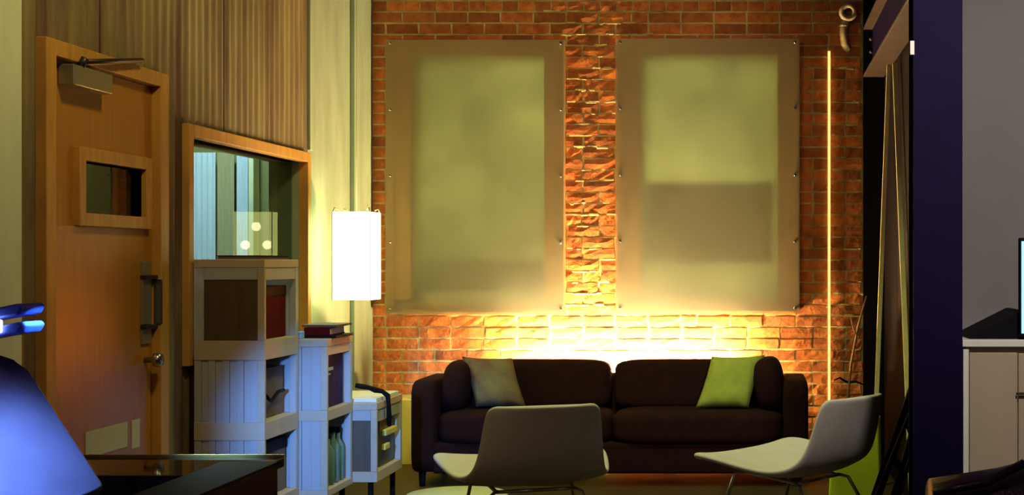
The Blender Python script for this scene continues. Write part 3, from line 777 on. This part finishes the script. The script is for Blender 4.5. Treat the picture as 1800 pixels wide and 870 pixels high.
# power adaptor box and cable on the lowest shelf
pw = thing('power_box', 'dark green power box with yellow plugs inside the lowest shelf', 'power box', (-1.88, 7.2, .256))
bx('case', (-1.93, 7.02, .256), (-1.862, 7.30, .485), 'bottlegreen', pw, .005)
bx('plug', (-1.861, 7.06, .405), (-1.835, 7.27, .435), 'yellow', pw, .004); bx('plug', (-1.861, 7.05, .335), (-1.84, 7.14, .365), 'yellow', pw, .004)
pts = [(-1.955, 6.93, .668), (-1.93, 6.94, .662), (-1.90, 6.96, .655), (-1.872, 6.98, .640), (-1.842, 7.00, .632), (-1.818, 7.01, .610), (-1.814, 7.01, .57), (-1.814, 7.02, .50), (-1.822, 7.05, .46)]
bm = bmesh.new(); tube(bm, pts, [.011 + .003 * (i % 2) for i in range(len(pts))], 8)
tag(finish('black_cable', bm, 'blackmatte', None, True), 'thick black cable drooping over the lowest shelf into the power box', 'cable')
tag(bx('white_sheet', (-2.30, 6.90, .5885), (-1.845, 7.33, .606), 'white', bevel=.002), 'white board lying on top of the lowest shelf', 'board')

# ================================================================== HANGING LANTERN
LX, LY, LZ0, LZ1, LW = -2.198, 7.815, 1.062, 1.541, .104
ln = thing('paper_lantern', 'bright square paper lantern hanging in the corner by the brick wall', 'lantern', (LX, LY, LZ0))
bm = bmesh.new(); box(bm, (LX - LW, LY - LW, LZ0), (LX + LW, LY + LW, LZ1))
bm.faces.ensure_lookup_table(); bmesh.ops.delete(bm, geom=[f for f in bm.faces if abs(f.normal.z) > .5 or abs(sum((v.co.z for v in f.verts)) / 4 - LZ1) < 1e-4 or abs(sum((v.co.z for v in f.verts)) / 4 - LZ0) < 1e-4], context='FACES_ONLY')
finish('paper_shade', bm, 'lantern_glow', ln)
for sx in (-1, 1):
    for sy in (-1, 1):
        tb('corner_wire', [(LX + sx * LW, LY + sy * LW, LZ0), (LX + sx * LW, LY + sy * LW, LZ1)], .003, 'white', ln, 6)
        tb('hook', [(LX + sx * LW * .97, LY + sy * LW * .97, LZ1), (LX + sx * LW * .9, LY + sy * LW * .9, LZ1 + .022), (LX + sx * LW * .75, LY + sy * LW * .8, LZ1 + .012)], .004, 'cream', ln, 6)
for dx, dy, dz in ((.0, -.05, .40), (-.06, -.05, .30), (.06, -.05, .30)):
    bm = bmesh.new(); bmesh.ops.create_uvsphere(bm, u_segments=12, v_segments=8, radius=.025); bm.transform(Matrix.Translation((LX + dx, LY + dy, LZ0 + dz)))
    finish('bulb', bm, 'bulb', ln, True)
tb('cord', [(LX, LY, LZ0 + .30), (LX, LY, ZT)], .0012, 'steel', ln, 6)
bm = bmesh.new(); tube(bm, [(LX - LW, LY, LZ1 - .002), (LX + LW, LY, LZ1 - .002)], .003, 6); tube(bm, [(LX, LY - LW, LZ1 - .002), (LX, LY + LW, LZ1 - .002)], .003, 6)
finish('top_wires', bm, 'white', ln)

# ================================================================== FOREGROUND LEFT
tbx = thing('console_table', 'black glossy console table in front of the orange door', 'table', (-1.9, 4.2, 0))
tz = .666
bx('top', (-2.36, 4.02, tz - .03), (-1.461, 4.40, tz), 'black', tbx, .003)
bx('glint_strip', (-2.36, 4.392, tz), (-1.461, 4.402, tz + .008), 'glint_brass', tbx)  # bright strip put in as the reflection line along the glossy top
for lx in (-2.33, -1.50):
    for ly in (4.05, 4.37): bx('leg', (lx - .02, ly - .02, 0), (lx + .02, ly + .02, tz - .03), 'black', tbx)
bx('apron', (-2.33, 4.03, tz - .12), (-1.48, 4.05, tz - .03), 'black', tbx)
ck_ = thing('black_cabinet', 'black speaker-like cabinet at the right end of the console table', 'cabinet', (-1.43, 3.7, 0))
bx('body', (-1.505, 3.42, 0), (-1.348, 4.005, .700), 'blackmatte', ck_, .004)
bx('top_board', (-1.508, 3.415, .7005), (-1.345, 4.008, .708), 'blackmatte', ck_, .002)
# blue reclined chair at the lower left
bc = thing('vinyl_armchair', 'blue vinyl armchair back in the lower left corner', 'chair', (-1.75, 2.9, 0))
q = [pt(u, v, Y) for u, v, Y in ((-330, 600, 2.72), (-40, 606, 2.95), (28, 628, 3.0), (52, 650, 3.02), (186, 852, 2.98), (176, 862, 2.96), (60, 905, 2.72), (-330, 1010, 2.45))]
bm = bmesh.new()
nrm = ((q[1] - q[0]).cross(q[6] - q[0])).normalized()
if nrm.y < 0: nrm = -nrm
vs = [bm.verts.new(p) for p in q]; vb = [bm.verts.new(p + nrm * .09 + Vector((-.02, 0, -.02))) for p in q]
bm.faces.new(vs); bm.faces.new(vb[::-1])
for i in range(len(q)): bm.faces.new((vs[i], vb[i], vb[(i + 1) % len(q)], vs[(i + 1) % len(q)]))
finish('backrest', bm, 'blueleather', bc, True, bevel=.018, seg=3)
bx('seat', (-2.05, 2.45, .34), (-1.45, 3.0, .48), 'blueleather', bc, .04, 3)
for lx in (-2.0, -1.5):
    for ly in (2.5, 2.95): tb('leg', [(lx, ly, 0), (lx, ly, .36)], .02, 'dark_metal', bc)
tb('back_post', [(-1.75, 2.98, .45), (-1.78, 3.02, .80)], .025, 'dark_metal', bc)
# blue task lamp above it
fl = thing('task_lamp', 'blue finned task lamp with white glow at the left border', 'lamp', (-2.15, 3.15, 0))
Yl = 2.9
for va, vb_ in ((533, 560), (566, 592)):
    bm = bmesh.new()
    prism(bm, [pt(-70, va + 22, Yl), pt(-70, vb_ + 12, Yl), pt(30, vb_ - 6, Yl), pt(38, (va + vb_) / 2 - 6, Yl), pt(31, va, Yl)], (0, .10, 0)); finish('lamp_fin', bm, 'bluemetal', fl, bevel=.004)
bx('led_bar', (X_(-60, Yl), Yl - .012, Z_(585, Yl)), (X_(4, Yl), Yl + .004, Z_(562, Yl)), 'led', fl, .003)
tb('arm', [pt(-60, 570, 2.95), pt(-140, 600, 2.95), (-2.15, 3.15, 1.0), (-2.15, 3.15, .02)], .012, 'bluemetal', fl)
bm = bmesh.new(); lathe(bm, [(.13, 0), (.13, .012), (.02, .022)], (-2.15, 3.15, 0), 24); finish('base', bm, 'bluemetal', fl, True)
lamp('blue_fill_spot', 'SPOT', pt(-40, 585, 2.55), 45, (0.36, 0.72, 1.0), 0.03, target=pt(30, 900, 2.85), spot=1.25)  # added spot for the blue glow low on the armchair
lamp('blue_fill_spot', 'SPOT', pt(45, 565, 2.92), 1700, (0.14, 0.36, 1.0), 0.04, target=(-1.89, 6.42, .50), spot=.315)  # separate added spot for the blue light on the shelf ends

# ================================================================== FOREGROUND RIGHT
ar = thing('leather_armchair', 'dark purple leather armchair top in the lower right corner', 'chair', (.75, 4.0, 0))
Ya = 4.0
bm = bmesh.new()
top = [(1636, 842), (1700, 832), (1760, 822), (1800, 812), (1870, 806)]
fr = [pt(u, v, Ya) for u, v in top]; n = len(fr)
grid = []
for j in range(7):
    a = j / 6
    grid.append([bm.verts.new(p + Vector((0, .26 * (a - .5), .0 - .045 * (2 * a - 1) ** 2))) for p in fr])
for a, b in zip(grid, grid[1:]):
    for i in range(n - 1): bm.faces.new((a[i], a[i + 1], b[i + 1], b[i]))
ex = bmesh.ops.extrude_face_region(bm, geom=bm.faces[:])
for v in [x for x in ex['geom'] if isinstance(x, bmesh.types.BMVert)]: v.co.z = .30
finish('backrest', bm, 'leather', ar, True, bevel=0)
bm = bmesh.new(); tube(bm, [pt(1640, 868, 3.86), pt(1690, 856, 3.85), pt(1735, 848, 3.85), pt(1765, 832, 3.86), pt(1800, 814, 3.88)], .012, 8); finish('piping', bm, 'leather', ar, True)
cush('seat', (.50, 3.35, .25), (1.1, 3.95, .45), 'leather', 5, ar)
cush('armrest', (.93, 3.35, .2), (1.08, 3.95, .58), 'leather', 5, ar)
for lx in (.55, 1.02):
    for ly in (3.42, 4.0): tb('leg', [(lx, ly, 0), (lx, ly, .31)], .018, 'blackmatte', ar)

# poles leaning at the dark partition
def pole(label, p0, p1, hw):
    d = (p1 - p0).normalized(); s_ = Vector((1, 0, 0)); s_ = (s_ - d * s_.dot(d)).normalized(); f = d.cross(s_)
    bm = bmesh.new(); vs = []
    for p in (p0, p1):
        for a, b in ((-1, -1), (1, -1), (1, 1), (-1, 1)): vs.append(bm.verts.new(p + s_ * a * hw + f * b * hw * .7))
    for q in ((0, 1, 2, 3), (4, 5, 6, 7), (0, 1, 5, 4), (1, 2, 6, 5), (2, 3, 7, 6), (3, 0, 4, 7)): bm.faces.new([vs[i] for i in q])
    return tag(finish('wooden_pole', bm, 'pale_wood', bevel=.003), label, 'pole', 'wooden poles leaning at the partition')
p0 = pt(1535, 857, 8.0); p0.z = .002
pole('pale wooden pole leaning right, nearer the brick wall', p0, pt(1563, 108, 8.35), .013)
p0 = pt(1604, 910, 7.05); p0.z = .002
pole('pale wooden pole leaning left, nearer the navy column', p0, pt(1573, 112, 7.9), .014)
# folded step ladder leaning at the column
ld = thing('step_ladder', 'black folded step ladder leaning beside the navy column', 'ladder', (.6, 6.4, 0))
def bar(name, a, b, hw, m, parent, hd=None):
    d = (b - a).normalized(); s_ = Vector((0, 1, 0)); s_ = (s_ - d * s_.dot(d)).normalized(); f = d.cross(s_); hd = hd or hw
    bm = bmesh.new(); vs = []
    for p in (a, b):
        for i, j in ((-1, -1), (1, -1), (1, 1), (-1, 1)): vs.append(bm.verts.new(p + f * i * hw + s_ * j * hd))
    for q in ((0, 1, 2, 3), (4, 5, 6, 7), (0, 1, 5, 4), (1, 2, 6, 5), (2, 3, 7, 6), (3, 0, 4, 7)): bm.faces.new([vs[i] for i in q])
    return finish(name, bm, m, parent, bevel=.003)
a0 = pt(1515, 930, 6.45); a0.z = .02; a1 = pt(1616, 655, 6.3)
b0 = pt(1555, 930, 6.55); b0.z = .02; b1 = pt(1622, 712, 6.42)
bar('rail', a0, a1, .022, 'blackmatte', ld); bar('rail', b0, b1, .022, 'blackmatte', ld)
bar('rail_edge', a0 + Vector((-.024, -.02, 0)), a1 + Vector((-.024, -.02, -.12)), .004, 'rust', ld)
bar('rail_edge', b0 + Vector((-.024, -.02, 0)), b1 + Vector((-.024, -.02, -.14)), .004, 'rust', ld)
for s_ in (.25, .5, .75):
    bar('rung', a0.lerp(a1, s_), b0.lerp(b1, s_), .014, 'blackmatte', ld)
bar('spreader', pt(1588, 745, 6.34), pt(1606, 748, 6.36), .008, 'cream', ld)
# dry twig standing in a slim vase behind the right chair
tv = thing('dry_branch', 'thin dry branch standing in a slim vase before the right brick edge', 'branch', (X_(1486, 8.6), 8.6, 0))
Yt = 8.55
tb('stem', [pt(1484, 780, Yt), pt(1490, 700, Yt), pt(1496, 640, Yt), pt(1508, 575, Yt), pt(1523, 520, Yt)], [.010, .009, .008, .007, .004], 'twig', tv)
tb('side_shoot', [pt(1489, 672, Yt), pt(1476, 664, Yt - .02), pt(1466, 668, Yt - .04)], [.007, .006, .004], 'blackmatte', tv)
tb('side_shoot', [pt(1490, 672, Yt), pt(1505, 671, Yt), pt(1518, 676, Yt)], [.007, .006, .004], 'blackmatte', tv)
tb('side_shoot', [pt(1505, 590, Yt), pt(1498, 570, Yt - .02), pt(1494, 552, Yt - .03)], [.004, .003, .002], 'twig', tv)
bm = bmesh.new(); lathe(bm, [(.05, 0), (.06, .03), (.055, .2), (.03, .3), (.028, .36), (.034, .37)], (X_(1485, Yt), Yt, 0), 20); finish('vase', bm, 'blackmatte', tv, True)
for o in bpy.data.objects:
    if 'world' in o: del o['world']
